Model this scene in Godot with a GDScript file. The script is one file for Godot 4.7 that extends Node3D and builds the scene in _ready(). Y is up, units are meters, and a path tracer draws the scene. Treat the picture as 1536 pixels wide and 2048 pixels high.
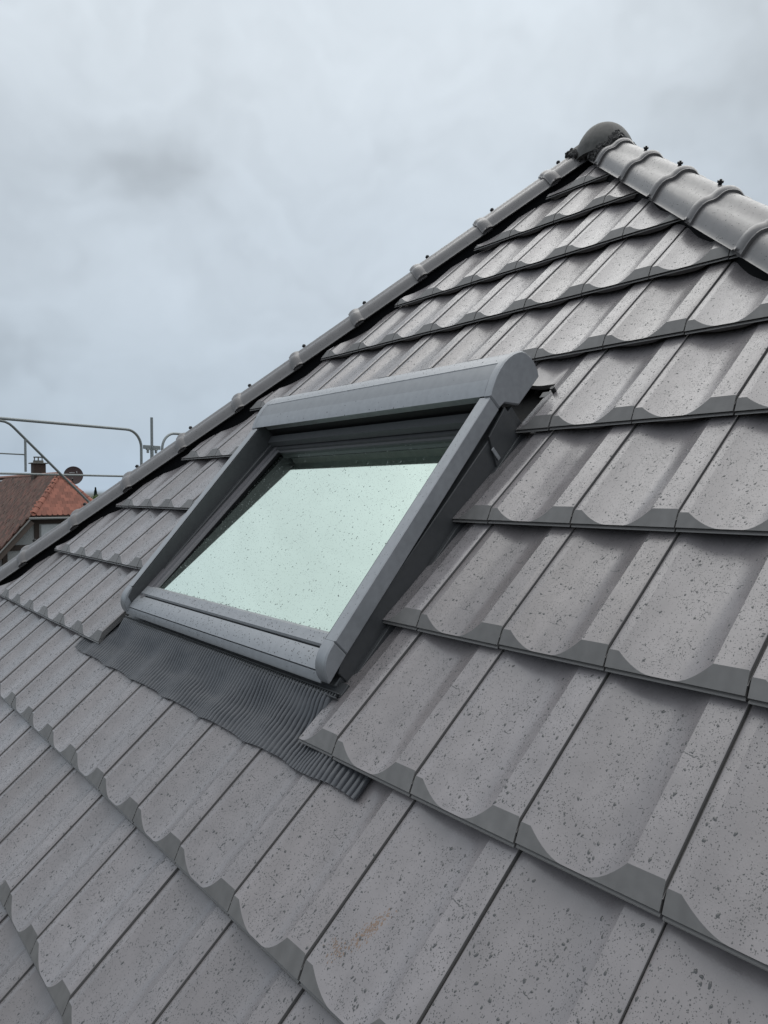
extends Node3D

# ---------------------------------------------------------------- constants
const W := 0.21            # covering width of one roof tile
const LN := 0.28972        # course spacing along the slope
const HC := 0.0145         # crest height of the tile profile
const FALL := 0.11         # how far a tile dips under the next course per metre
const CHAMFER := 0.362     # slope of the bevelled tile nose
const COS_PITCH := 0.7013
const GROUND_Y := -7.0
const APEX := Vector3(-0.6968, 2.9094, -0.01)
const HIP_L := 1.1937
const HIP_R := 1.1316
const ROW_SHIFT := {-1: 0.0064, 0: -0.0026, 1: 0.0003, 2: -0.002, 3: -0.0058, 4: -0.0058, 5: 0.0006, 6: 0.0032, 7: 0.0049, 8: 0.0145, 9: -0.0139}

var RB: Basis              # columns: along the courses, up the slope, out of the roof
var rng := RandomNumberGenerator.new()
var used := {}
var M := {}

# ---------------------------------------------------------------- naming
func numbered(called: String) -> String:
	if not used.has(called):
		used[called] = 0
		return called
	used[called] += 1
	return "%s_%03d" % [called, used[called]]

func thing(called: String, label: String, category: String, xf: Transform3D, group := "") -> Node3D:
	var o := Node3D.new()
	o.name = numbered(called)
	o.transform = xf
	add_child(o)
	o.set_meta("label", label)
	o.set_meta("category", category)
	if group != "":
		o.set_meta("group", group)
	return o

func part(called: String, mesh: Mesh, parent: Node3D, at := Vector3.ZERO, mat: Material = null) -> MeshInstance3D:
	var o := MeshInstance3D.new()
	o.name = called
	o.mesh = mesh
	if mat != null:
		o.material_override = mat
	o.position = at
	parent.add_child(o, true)
	return o

func structure(called: String, mesh: Mesh, mat: Material, label: String) -> MeshInstance3D:
	var o := MeshInstance3D.new()
	o.name = called
	o.mesh = mesh
	o.material_override = mat
	add_child(o)
	o.set_meta("kind", "structure")
	o.set_meta("label", label)
	o.set_meta("category", called)
	return o

# ---------------------------------------------------------------- materials
func lin(r: float, g: float, b: float) -> Color:
	return Color(r, g, b).linear_to_srgb()

func mat(c: Color, rough := 0.6, metal := 0.0, spec := 0.5) -> StandardMaterial3D:
	var m := StandardMaterial3D.new()
	m.albedo_color = c
	m.roughness = rough
	m.metallic = metal
	m.metallic_specular = spec
	return m

func noise_tex(seed_: int, freq: float, size: int, lo: float, hi: float, octaves := 4, power := 1.0) -> ImageTexture:
	var n := FastNoiseLite.new()
	n.seed = seed_
	n.frequency = freq
	n.fractal_octaves = octaves
	var im := n.get_seamless_image(size, size)
	im.convert(Image.FORMAT_RGB8)
	for y in size:
		for x in size:
			var v := lo + (hi - lo) * pow(im.get_pixel(x, y).r, power)
			im.set_pixel(x, y, Color(v, v, v))
	im.generate_mipmaps()
	return ImageTexture.create_from_image(im)

func bump_tex(seed_: int, freq: float, size: int, strength: float) -> ImageTexture:
	var n := FastNoiseLite.new()
	n.seed = seed_
	n.frequency = freq
	n.fractal_octaves = 3
	var im := n.get_seamless_image(size, size)
	im.convert(Image.FORMAT_RGBA8)
	im.bump_map_to_normal_map(strength)
	return ImageTexture.create_from_image(im)

func triplanar(m: StandardMaterial3D, scale_: float, world := true) -> StandardMaterial3D:
	m.uv1_triplanar = true
	m.uv1_world_triplanar = world
	m.uv1_scale = Vector3.ONE * scale_
	return m

# ---------------------------------------------------------------- mesh helpers
func st_new() -> SurfaceTool:
	var st := SurfaceTool.new()
	st.begin(Mesh.PRIMITIVE_TRIANGLES)
	return st

func tri(st: SurfaceTool, a: Vector3, b: Vector3, c: Vector3, grp := -1) -> void:
	st.set_smooth_group(grp)
	st.add_vertex(a)
	st.set_smooth_group(grp)
	st.add_vertex(b)
	st.set_smooth_group(grp)
	st.add_vertex(c)

func quad(st: SurfaceTool, a: Vector3, b: Vector3, c: Vector3, d: Vector3, grp := -1) -> void:
	tri(st, a, b, c, grp)
	tri(st, a, c, d, grp)

func done(st: SurfaceTool, m: Material = null, into: ArrayMesh = null) -> ArrayMesh:
	st.generate_normals()
	var out: ArrayMesh = st.commit() if into == null else st.commit(into)
	if m != null and out.get_surface_count() > 0:
		out.surface_set_material(out.get_surface_count() - 1, m)
	return out

# a box with chamfered edges, axes given by a basis
func add_box(st: SurfaceTool, c: Vector3, size: Vector3, bev := 0.0, bs := Basis.IDENTITY) -> void:
	var h := size * 0.5
	var b: float = min(bev, min(h.x, min(h.y, h.z)) * 0.45)
	for ax in 3:
		var u := (ax + 1) % 3
		var v := (ax + 2) % 3
		for sg in [-1.0, 1.0]:
			var p: Array[Vector3] = []
			for k in [[-1.0, -1.0], [1.0, -1.0], [1.0, 1.0], [-1.0, 1.0]]:
				var q := Vector3.ZERO
				q[ax] = sg * h[ax]
				q[u] = k[0] * (h[u] - b)
				q[v] = k[1] * (h[v] - b)
				p.append(c + bs * q)
			if sg > 0:
				quad(st, p[0], p[3], p[2], p[1])
			else:
				quad(st, p[0], p[1], p[2], p[3])
	if b <= 0.0:
		return
	for ax in 3:   # edges along ax
		var u := (ax + 1) % 3
		var v := (ax + 2) % 3
		for su in [-1.0, 1.0]:
			for sv in [-1.0, 1.0]:
				var p: Array[Vector3] = []
				for e in [[-1.0, 0], [1.0, 0], [1.0, 1], [-1.0, 1]]:
					var q := Vector3.ZERO
					q[ax] = e[0] * (h[ax] - b)
					q[u] = su * (h[u] - (b if e[1] == 0 else 0.0))
					q[v] = sv * (h[v] - (0.0 if e[1] == 0 else b))
					p.append(c + bs * q)
				if su * sv > 0:
					quad(st, p[0], p[1], p[2], p[3])
				else:
					quad(st, p[0], p[3], p[2], p[1])
	for sx in [-1.0, 1.0]:
		for sy in [-1.0, 1.0]:
			for sz in [-1.0, 1.0]:
				var s := Vector3(sx, sy, sz)
				var p: Array[Vector3] = []
				for ax in 3:
					var q := Vector3.ZERO
					for j in 3:
						q[j] = s[j] * (h[j] - (0.0 if j == ax else b))
					p.append(c + bs * q)
				tri(st, p[0], p[1], p[2])

func box_mesh(c: Vector3, size: Vector3, bev: float, m: Material, bs := Basis.IDENTITY) -> ArrayMesh:
	var st := st_new()
	add_box(st, c, size, bev, bs)
	return done(st, m)

# a closed outline in (y, z) swept along x, with chamfered ends; smooth joins the long faces
func add_extrude(st: SurfaceTool, poly: PackedVector2Array, x0: float, x1: float, bev := 0.0015, grp := -1) -> void:
	var n := poly.size()
	var area := 0.0
	for i in n:
		area += poly[i].cross(poly[(i + 1) % n])
	var edge_grp: Array[int] = []
	var gid := 1
	for i in n:
		var ea := (poly[(i + 1) % n] - poly[i]).normalized()
		var eb := (poly[i] - poly[(i - 1 + n) % n]).normalized()
		if ea.dot(eb) < 0.88:
			gid += 1
		edge_grp.append(gid)
	var inner := PackedVector2Array()
	for i in n:
		var a := (poly[i] - poly[(i - 1 + n) % n]).normalized()
		var b := (poly[(i + 1) % n] - poly[i]).normalized()
		var na := Vector2(-a.y, a.x) * signf(area)
		var nb := Vector2(-b.y, b.x) * signf(area)
		var nn := (na + nb)
		nn = nn / max(0.35, 0.5 * nn.length_squared())
		inner.append(poly[i] + nn * bev)
	var rings := [[x0, inner], [x0 + bev, poly], [x1 - bev, poly], [x1, inner]]
	if bev <= 0.0:
		rings = [[x0, poly], [x1, poly]]
	for r in rings.size() - 1:
		var pa: PackedVector2Array = rings[r][1]
		var pb: PackedVector2Array = rings[r + 1][1]
		for i in n:
			var j := (i + 1) % n
			var q := [Vector3(rings[r][0], pa[i].x, pa[i].y), Vector3(rings[r][0], pa[j].x, pa[j].y), Vector3(rings[r + 1][0], pb[j].x, pb[j].y), Vector3(rings[r + 1][0], pb[i].x, pb[i].y)]
			var g := edge_grp[i] + 40 * r
			if area > 0:
				quad(st, q[0], q[3], q[2], q[1], g)
			else:
				quad(st, q[0], q[1], q[2], q[3], g)
	var cap: PackedVector2Array = rings[0][1]
	var t := Geometry2D.triangulate_polygon(cap)
	for i in range(0, t.size(), 3):
		var a := cap[t[i]]
		var b := cap[t[i + 1]]
		var c := cap[t[i + 2]]
		tri(st, Vector3(x0, a.x, a.y), Vector3(x0, b.x, b.y), Vector3(x0, c.x, c.y))
		tri(st, Vector3(x1, a.x, a.y), Vector3(x1, c.x, c.y), Vector3(x1, b.x, b.y))

func extrude_mesh(poly: PackedVector2Array, x0: float, x1: float, bev: float, m: Material, grp := -1) -> ArrayMesh:
	var st := st_new()
	add_extrude(st, poly, x0, x1, bev, grp)
	return done(st, m)

func add_tube(st: SurfaceTool, path: Array, r: float, sides := 12) -> void:
	var rings: Array = []
	var side := Vector3.ZERO
	for i in path.size():
		var d: Vector3 = (path[min(i + 1, path.size() - 1)] - path[max(i - 1, 0)]).normalized()
		if i == 0:
			side = d.cross(Vector3.UP if absf(d.y) < 0.9 else Vector3.RIGHT).normalized()
		else:
			side = (side - d * side.dot(d)).normalized()
		var up := side.cross(d)
		var ring: Array[Vector3] = []
		for k in sides:
			var a := TAU * k / sides
			ring.append(path[i] + (side * cos(a) + up * sin(a)) * r)
		rings.append(ring)
	for i in rings.size() - 1:
		for k in sides:
			var j := (k + 1) % sides
			quad(st, rings[i][k], rings[i][j], rings[i + 1][j], rings[i + 1][k], 1)
	for e in [0, rings.size() - 1]:
		for k in range(1, sides - 1):
			if e == 0:
				tri(st, rings[e][0], rings[e][k + 1], rings[e][k])
			else:
				tri(st, rings[e][0], rings[e][k], rings[e][k + 1])

func tube_mesh(path: Array, r: float, m: Material, sides := 12) -> ArrayMesh:
	var st := st_new()
	add_tube(st, path, r, sides)
	return done(st, m)

# one low water drop on a plane through p with normal nrm, drawn out along dirv
func add_drop(st: SurfaceTool, p: Vector3, r: float, nrm: Vector3, dirv: Vector3, stretch := 1.0, tall := 0.42, sides := 7) -> void:
	var side := dirv.cross(nrm).normalized()
	var ring0: Array[Vector3] = []
	var ring1: Array[Vector3] = []
	for k in sides:
		var a := TAU * k / sides
		var wob := 1.0 + 0.22 * sin(a * 2.0 + p.x * 900.0) + 0.12 * sin(a * 3.0 + p.y * 700.0)
		var o := (side * cos(a) + dirv * sin(a) * stretch) * r * wob
		ring0.append(p + o)
		ring1.append(p + o * 0.62 + nrm * r * tall * 0.78)
	var top := p + nrm * r * tall
	for k in sides:
		var j := (k + 1) % sides
		quad(st, ring0[k], ring0[j], ring1[j], ring1[k], 1)
		tri(st, ring1[k], ring1[j], top, 1)

# ---------------------------------------------------------------- tile
func tile_h(x: float) -> float:
	var t := x / W
	if t < 0.085:
		return HC - 0.0022
	if t > 0.76:
		return HC + 0.0006
	if t > 0.36 and t < 0.53:
		return 0.0
	if t < 0.44:
		return (HC - 0.0022) * pow((0.36 - t) / 0.275, 1.75)
	return (HC + 0.0006) * pow((t - 0.53) / 0.23, 1.7)

const TX := [0.0012, 0.0022, 0.010, 0.0178, 0.021, 0.026, 0.033, 0.042, 0.052, 0.060, 0.068, 0.0756, 0.093, 0.1113, 0.119, 0.128, 0.137, 0.145, 0.152, 0.1562, 0.1596, 0.175, 0.192, 0.2068, 0.2080]

func clip_tri(a: Vector3, b: Vector3, c: Vector3, lines: Array) -> Array:
	var poly: Array[Vector3] = [a, b, c]
	for l in lines:
		var out: Array[Vector3] = []
		for i in poly.size():
			var p := poly[i]
			var q := poly[(i + 1) % poly.size()]
			var dp: float = l.x * p.x + l.y * p.y + l.z
			var dq: float = l.x * q.x + l.y * q.y + l.z
			if dp >= 0.0:
				out.append(p)
			if (dp >= 0.0) != (dq >= 0.0):
				out.append(p.lerp(q, dp / (dp - dq)))
		poly = out
		if poly.size() < 3:
			return []
	return poly

func ctri(st: SurfaceTool, a: Vector3, b: Vector3, c: Vector3, grp: int, lines: Array) -> void:
	if lines.is_empty():
		tri(st, a, b, c, grp)
		return
	var p := clip_tri(a, b, c, lines)
	for i in range(1, p.size() - 1):
		tri(st, p[0], p[i], p[i + 1], grp)

func cquad(st: SurfaceTool, a: Vector3, b: Vector3, c: Vector3, d: Vector3, grp: int, lines: Array) -> void:
	ctri(st, a, b, c, grp, lines)
	ctri(st, a, c, d, grp, lines)

# rects: [x from, x to, y from, y to] pieces of the full tile that are left after cutting
func tile_mesh(tone: int, rects: Array, lines: Array) -> ArrayMesh:
	var top := st_new()
	var nose := st_new()
	var edge := st_new()
	for r in rects:
		var xa: float = r[0]
		var xb: float = r[1]
		var ya: float = r[2]
		var ye: float = r[3]
		var xs: Array[float] = []
		for x in TX:
			if x > xa + 0.0004 and x < xb - 0.0004:
				xs.append(x)
		xs.push_front(xa)
		xs.push_back(xb)
		var prof: Array = []
		for i in xs.size():
			var x := xs[i]
			var h := tile_h(x)
			if i == 0 or i == xs.size() - 1:
				h -= 0.0009
			var yb: float = maxf(h / (CHAMFER + FALL), ya)
			prof.append([x, h, yb])
		for i in xs.size() - 1:
			var p: Array = prof[i]
			var q: Array = prof[i + 1]
			var x0: float = p[0]
			var x1: float = q[0]
			var t0 := Vector3(x0, p[2], p[1] - FALL * p[2])
			var t1 := Vector3(x1, q[2], q[1] - FALL * q[2])
			var u0 := Vector3(x0, ye, p[1] - FALL * ye)
			var u1 := Vector3(x1, ye, q[1] - FALL * ye)
			var mid := (x0 + x1) * 0.5 / W
			var g := 1 if mid < 0.085 else (3 if mid > 0.76 else 2)
			cquad(top, t0, u0, u1, t1, g, lines)
			var b0 := Vector3(x0, ya, -0.0122 if ya <= 0.0 else p[1] - FALL * ya - 0.013)
			var b1 := Vector3(x1, ya, -0.0122 if ya <= 0.0 else q[1] - FALL * ya - 0.013)
			if ya <= 0.0:
				var c0 := Vector3(x0, 0, 0)
				var c1 := Vector3(x1, 0, 0)
				cquad(nose, c0, t0, t1, c1, -1, lines)
				var lip := [[0.0, 0.0], [0.0004, -0.0008], [0.0080, -0.0012], [0.0080, -0.0048], [-0.0030, -0.0052], [-0.0042, -0.0060], [-0.0034, -0.0072], [0.0105, -0.0078]]
				var d0 := -0.0118 - 0.0125 * (1.0 - clampf(p[1] / HC, 0.0, 1.0))
				var d1 := -0.0118 - 0.0125 * (1.0 - clampf(q[1] / HC, 0.0, 1.0))
				cquad(edge, Vector3(x0, 0.0105, -0.0078), Vector3(x1, 0.0105, -0.0078), Vector3(x1, 0.0120, d1), Vector3(x0, 0.0120, d0), -1, lines)
				cquad(edge, Vector3(x0, 0.0120, d0), Vector3(x1, 0.0120, d1), Vector3(x1, 0.016, d1 - 0.001), Vector3(x0, 0.016, d0 - 0.001), -1, lines)
				for k in lip.size() - 1:
					cquad(edge, Vector3(x0, lip[k][0], lip[k][1]), Vector3(x1, lip[k][0], lip[k][1]), Vector3(x1, lip[k + 1][0], lip[k + 1][1]), Vector3(x0, lip[k + 1][0], lip[k + 1][1]), -1, lines)
				b0 = Vector3(x0, 0.016, d0 - 0.001)
				b1 = Vector3(x1, 0.016, d1 - 0.001)
			else:
				cquad(edge, t0, t1, b1, b0, -1, lines)
			var e0 := Vector3(x0, maxf(0.035, ya + 0.02), p[1] - FALL * maxf(0.035, ya + 0.02) - 0.013)
			var e1 := Vector3(x1, maxf(0.035, ya + 0.02), q[1] - FALL * maxf(0.035, ya + 0.02) - 0.013)
			cquad(edge, b0, b1, e1, e0, -1, lines)
			cquad(edge, e0, e1, u1 - Vector3(0, 0, 0.013), u0 - Vector3(0, 0, 0.013), -1, lines)
			cquad(edge, u0, u0 - Vector3(0, 0, 0.013), u1 - Vector3(0, 0, 0.013), u1, -1, lines)
		for k in [0, prof.size() - 1]:
			var p: Array = prof[k]
			var x0: float = p[0]
			var pts := [Vector3(x0, ya, 0.0 if ya <= 0.0 else p[1] - FALL * ya), Vector3(x0, p[2], p[1] - FALL * p[2]), Vector3(x0, ye, p[1] - FALL * ye), Vector3(x0, ye, p[1] - FALL * ye - 0.013), Vector3(x0, p[2] + 0.01, p[1] - FALL * (p[2] + 0.01) - 0.013), Vector3(x0, ya, (-0.0122 if ya <= 0.0 else p[1] - FALL * ya - 0.013))]
			var fl: bool = k == 0
			for tr in [[0, 1, 4], [0, 4, 5], [1, 2, 3], [1, 3, 4]]:
				if fl:
					ctri(edge, pts[tr[0]], pts[tr[2]], pts[tr[1]], -1, lines)
				else:
					ctri(edge, pts[tr[0]], pts[tr[1]], pts[tr[2]], -1, lines)
		if xb > W - 0.004:      # the interlocking rib that shows as a thin second line in the joint
			var xr := W - 0.0009
			var yb := (HC - 0.0085) / (CHAMFER + FALL)
			if ya > yb:
				yb = ya
			var z0 := HC - 0.0085
			cquad(edge, Vector3(xb, yb, z0 - FALL * yb), Vector3(xb, ye, z0 - FALL * ye), Vector3(xr, ye, z0 - FALL * ye), Vector3(xr, yb, z0 - FALL * yb), -1, lines)
			cquad(edge, Vector3(xr, yb, z0 - FALL * yb), Vector3(xr, ye, z0 - FALL * ye), Vector3(xr, ye, z0 - 0.008 - FALL * ye), Vector3(xr, yb, z0 - 0.008 - FALL * yb), -1, lines)
	var out := ArrayMesh.new()
	out = done(top, M.tile[tone], out)
	if rects[0][2] <= 0.0:
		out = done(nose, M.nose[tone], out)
	out = done(edge, M.tile_edge, out)
	return out

func drops_mesh(seed_: int, count: int, x_from: float, x_to: float, y_from: float, y_to: float, lines: Array) -> ArrayMesh:
	var r := RandomNumberGenerator.new()
	r.seed = seed_
	var st := st_new()
	var clump := FastNoiseLite.new()
	clump.seed = seed_
	clump.frequency = 14.0
	var any := false
	for i in count:
		var x := r.randf_range(x_from, x_to)
		var y := r.randf_range(y_from, y_to)
		var h := tile_h(x)
		if y < h / (CHAMFER + FALL) + 0.004 or y > LN - 0.012 - (HC - h) * 1.3:
			continue
		if clump.get_noise_2d(x, y) < r.randf_range(-0.9, 0.35):
			continue
		var ok := true
		for l in lines:
			if l.x * x + l.y * y + l.z < 0.01:
				ok = false
		if not ok:
			continue
		var rad := 0.00044 + 0.00060 * pow(r.randf(), 1.8)
		if r.randf() < 0.022:
			rad = r.randf_range(0.0012, 0.0023)
		var dh := (tile_h(x + 0.001) - tile_h(x - 0.001)) / 0.002
		var nrm := Vector3(-dh, FALL, 1.0).normalized()
		var d := (Vector3(0.55 * r.randf_range(-0.6, 0.6), 1.0, -FALL) + Vector3(0, 0, dh * 0.0)).normalized()
		d = (d - nrm * d.dot(nrm)).normalized()
		add_drop(st, Vector3(x, y, h - FALL * y - 0.0001), rad, nrm, d, r.randf_range(0.9, 1.9), 0.4, 6 if rad < 0.0014 else 9)
		any = true
	for i in r.randi_range(0, 4):     # short runs of water caught across the tile
		var x := r.randf_range(x_from + 0.03, x_to - 0.03)
		var y := r.randf_range(0.05, LN - 0.05)
		if not lines.is_empty() or y < y_from + 0.03 or x_to - x_from < 0.1:
			continue
		var n := r.randi_range(4, 9)
		for k in n:
			var xx := x + (k - n * 0.5) * 0.0034
			var yy := y + r.randf_range(-0.0012, 0.0012) - 0.0004 * k
			var dh := (tile_h(xx + 0.001) - tile_h(xx - 0.001)) / 0.002
			var nr := Vector3(-dh, FALL, 1.0).normalized()
			var dx := Vector3(1, 0, dh)
			dx = (dx - nr * dx.dot(nr)).normalized()
			if yy > tile_h(xx) / (CHAMFER + FALL) + 0.006 and xx > x_from and xx < x_to:
				add_drop(st, Vector3(xx, yy, tile_h(xx) - FALL * yy - 0.0001), r.randf_range(0.0006, 0.0011), nr, dx, r.randf_range(2.0, 3.6), 0.35, 8)
	if not any:
		return null
	return done(st, M.drop)

func hip_line(left: bool, d: float) -> Vector3:      # a u + b v + c >= 0 on the kept side
	if left:
		var q := sqrt(1.0 + HIP_L * HIP_L)
		return Vector3(HIP_L / q, -1.0 / q, (APEX.y - HIP_L * APEX.x) / q - d)
	var q2 := sqrt(1.0 + HIP_R * HIP_R)
	return Vector3(-HIP_R / q2, -1.0 / q2, (APEX.y + HIP_R * APEX.x) / q2 - d)

func build_tiles(roof: Node3D) -> void:
	var full: Array[ArrayMesh] = []
	for t in 5:
		full.append(tile_mesh(t, [[0.0012, W - 0.0020, 0.0, LN + 0.062]], []))
	var drops: Array[ArrayMesh] = []
	for t in 7:
		drops.append(drops_mesh(100 + t, 6400, 0.003, W - 0.004, 0.0, LN, []))
	var L1 := hip_line(true, 0.118)
	var L2 := hip_line(false, 0.034)
	for j in range(-4, 10):
		var v0: float = j * LN + ROW_SHIFT.get(j, 0.0)
		for i in range(-20, 14):
			var u0 := i * W
			var du := rng.randf_range(-0.0006, 0.0006)
			var dv := rng.randf_range(-0.0012, 0.0012)
			var tone := rng.randi() % 5
			var dk := rng.randi() % 7
			var spin := rng.randf_range(-0.0025, 0.0025)
			var roll := rng.randf_range(-0.002, 0.002)
			var lines: Array = []
			var all_out := false
			for l in [L1, L2]:
				var ins := 0
				for c in [Vector2(0, 0), Vector2(W, 0), Vector2(0, LN + 0.07), Vector2(W, LN + 0.07)]:
					if l.x * (u0 + c.x) + l.y * (v0 + c.y) + l.z >= 0.0:
						ins += 1
				var low: float = max(l.x * (u0) + l.y * v0 + l.z, l.x * (u0 + W) + l.y * v0 + l.z)
				if low < 0.012:
					all_out = true
				if ins < 4:
					lines.append(Vector3(l.x, l.y, l.z + l.x * u0 + l.y * v0))
			if all_out:
				continue
			var rects: Array = []
			var hole: bool = i >= -6 and i <= -1
			if hole and j >= 1 and j <= 3:
				if i == -1:
					rects = [[0.099, W - 0.0020, 0.0, LN + 0.062]]
				else:
					continue
			elif hole and j == 4:
				rects = [[0.0012, W - 0.0020, 0.195, LN + 0.062]]
				if i == -1:
					rects = [[0.112, W - 0.0020, 0.0, LN + 0.062], [0.0012, 0.112, 0.195, LN + 0.062]]
			var mesh: ArrayMesh
			var dm: ArrayMesh
			if rects.is_empty() and lines.is_empty():
				mesh = full[tone]
				dm = drops[dk]
			else:
				if rects.is_empty():
					rects = [[0.0012, W - 0.0020, 0.0, LN + 0.062]]
				mesh = tile_mesh(tone, rects, lines)
				dm = drops_mesh(rng.randi() % 1000, 3800, rects[0][0] + 0.003, rects[0][1] - 0.003, rects[0][2], LN, lines)
			var t := part("tile", mesh, roof, Vector3(u0 + du, v0 + dv, 0))
			t.basis = Basis(Vector3(0, 0, 1), spin) * Basis(Vector3(0, 1, 0), roll)
			if dm != null:
				var d := part("water_drops", dm, t)
				d.set_meta("kind", "stuff")
			if i == 1 and j == 0:
				var stt := st_new()
				for k in 420:
					var a := rng.randfn() * 0.018
					var c := Vector2(0.056, 0.100) + Vector2(0.35, 1.0).normalized() * a + Vector2(rng.randfn(), rng.randfn()) * 0.0048
					if k > 320:
						c = Vector2(0.032, 0.060) + Vector2(rng.randfn() * 0.0075, rng.randfn() * 0.0075)
					add_drop(stt, Vector3(c.x, c.y, tile_h(c.x) - FALL * c.y), 0.0004 + 0.0014 * pow(rng.randf(), 2.0), Vector3(0, FALL, 1).normalized(), Vector3(0.35, 1, -FALL).normalized(), 1.4, 0.10, 6)
				var mud := part("clay_splash", done(stt, M.clay), t)
				mud.set_meta("label", "rust brown clay splash dried on the grey tile")

# ---------------------------------------------------------------- hips
func hip_profile() -> Array:
	var half := [[0.0, 0.0600], [0.009, 0.0592], [0.017, 0.0564], [0.024, 0.0514], [0.030, 0.0452], [0.036, 0.0398], [0.043, 0.0358], [0.051, 0.0334], [0.059, 0.0302], [0.067, 0.0240], [0.0745, 0.0142], [0.081, 0.0014], [0.0860, -0.012], [0.0898, -0.0225], [0.0922, -0.0240]]
	var out: Array = []
	for i in range(half.size() - 1, 0, -1):
		out.append(Vector2(-half[i][0], half[i][1]))
	for p in half:
		out.append(Vector2(p[0], p[1]))
	return out

func hip_tile_mesh(reach: float) -> ArrayMesh:
	var prof := hip_profile()
	var nrm: Array = []
	for i in prof.size():
		var a: Vector2 = prof[max(i - 1, 0)]
		var b: Vector2 = prof[min(i + 1, prof.size() - 1)]
		var d := (b - a).normalized()
		nrm.append(Vector2(-d.y, d.x))
	# [distance down from the lower end (negative is up), how far the surface stands out]
	var rings := [[-reach, -0.005], [-reach * 0.82, -0.004], [-0.12, -0.0012], [-0.060, 0.0], [-0.050, 0.0004], [-0.0455, 0.0026], [-0.040, 0.0056], [-0.032, 0.0082], [-0.023, 0.0092], [-0.014, 0.0083], [-0.0075, 0.0060], [-0.004, 0.0040], [0.0, 0.0034], [0.0, -0.006], [-0.030, -0.008]]
	var st := st_new()
	var pts: Array = []
	for r in rings:
		var row: Array[Vector3] = []
		for i in prof.size():
			var p: Vector2 = prof[i] + nrm[i] * r[1]
			row.append(Vector3(p.x, p.y, r[0]))
		pts.append(row)
	for k in rings.size() - 1:
		var g := 1 if k < 4 else (2 if k < 11 else -1)
		for i in prof.size() - 1:
			quad(st, pts[k][i], pts[k][i + 1], pts[k + 1][i + 1], pts[k + 1][i], g)
	# the turned-in lower rims
	for e in [0, prof.size() - 1]:
		for k in range(0, 12):
			var a: Vector3 = pts[k][e]
			var b: Vector3 = pts[k + 1][e]
			var inw := Vector3(-0.012 * signf(a.x), -0.001, 0)
			quad(st, a, b, b + inw, a + inw, -1)
	return done(st, M.hip)

func hip_frame(left: bool) -> Array:   # origin on the hip line, side, up, down-along, all in roof axes
	var sg := 1.0 if left else -1.0
	var t := Vector3(-sg, -(HIP_L if left else HIP_R), 0).normalized()
	var up := Vector3(0, sqrt(1 - COS_PITCH * COS_PITCH), COS_PITCH)
	var k := (up - t * up.dot(t)).normalized()
	return [k.cross(t), k, t]

func build_hips(roof: Node3D) -> void:
	var mesh := hip_tile_mesh(0.365)
	var short_mesh := hip_tile_mesh(0.225)
	var screw := st_new()
	add_tube(screw, [Vector3(0, 0.050, 0), Vector3(0, 0.064, 0)], 0.0055, 10)
	add_tube(screw, [Vector3(0, 0.064, 0), Vector3(0, 0.067, 0), Vector3(0, 0.0700, 0)], 0.0085, 10)
	add_tube(screw, [Vector3(0, 0.070, 0), Vector3(0, 0.0735, 0)], 0.0035, 8)
	var screw_mesh := done(screw, M.black)
	var dr: Array = []
	var prof := hip_profile()
	for v in 3:
		var st := st_new()
		for q in 150:
			var i := rng.randi_range(1, prof.size() - 3)
			var f := rng.randf()
			var p: Vector2 = prof[i].lerp(prof[i + 1], f)
			var e: Vector2 = (prof[i + 1] - prof[i]).normalized()
			var z := rng.randf_range(-0.30, -0.06)
			add_drop(st, Vector3(p.x, p.y, z) + Vector3(-e.y, e.x, 0) * (-0.0002 + (-0.0012) * clampf((-0.06 - z) / 0.06, 0, 1) - 0.0028 * clampf((-0.12 - z) / 0.18, 0, 1)), rng.randf_range(0.0007, 0.0021), Vector3(-e.y, e.x, 0), Vector3(0, 0, 1), rng.randf_range(0.9, 2.0), 0.4, 6)
		dr.append(done(st, M.drop))
	for left in [true, false]:
		var f := hip_frame(left)
		var n := 12 if left else 11
		for k in n:
			var d := 0.270 + 0.3205 * k
			var t := part("hip_tile", short_mesh if k == 0 else mesh, roof)
			var s: Vector3 = f[0]
			var ku: Vector3 = f[1]
			var ta: Vector3 = f[2]
			var wig := rng.randf_range(-0.006, 0.006)
			t.transform = Transform3D(Basis(s, ku, ta) * Basis(Vector3(0, 0, 1), wig) * Basis(Vector3(0, 1, 0), rng.randf_range(-0.004, 0.004)), APEX + ta * d + ku * rng.randf_range(-0.0015, 0.0015))
			part("screw", screw_mesh, t, Vector3(rng.randf_range(-0.003, 0.003), 0, -0.088 + rng.randf_range(-0.01, 0.01)))
			var dd := part("water_drops", dr[k % 3], t)
			dd.set_meta("kind", "stuff")
		# dark ventilating roll between the cut tiles and the hip tiles
		var st := st_new()
		for sd in [-1.0, 1.0]:
			var a: Vector3 = APEX + f[0] * (0.070 * sd) - f[1] * 0.100
			var b: Vector3 = APEX + f[0] * (0.062 * sd) + f[1] * 0.006
			var c: Vector3 = APEX + f[1] * 0.030
			var e: Vector3 = f[2] * 4.25
			quad(st, a, b, b + e, a + e)
			quad(st, b, c, c + e, b + e)
		part("hip_roll", done(st, M.rubber), roof)

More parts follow.
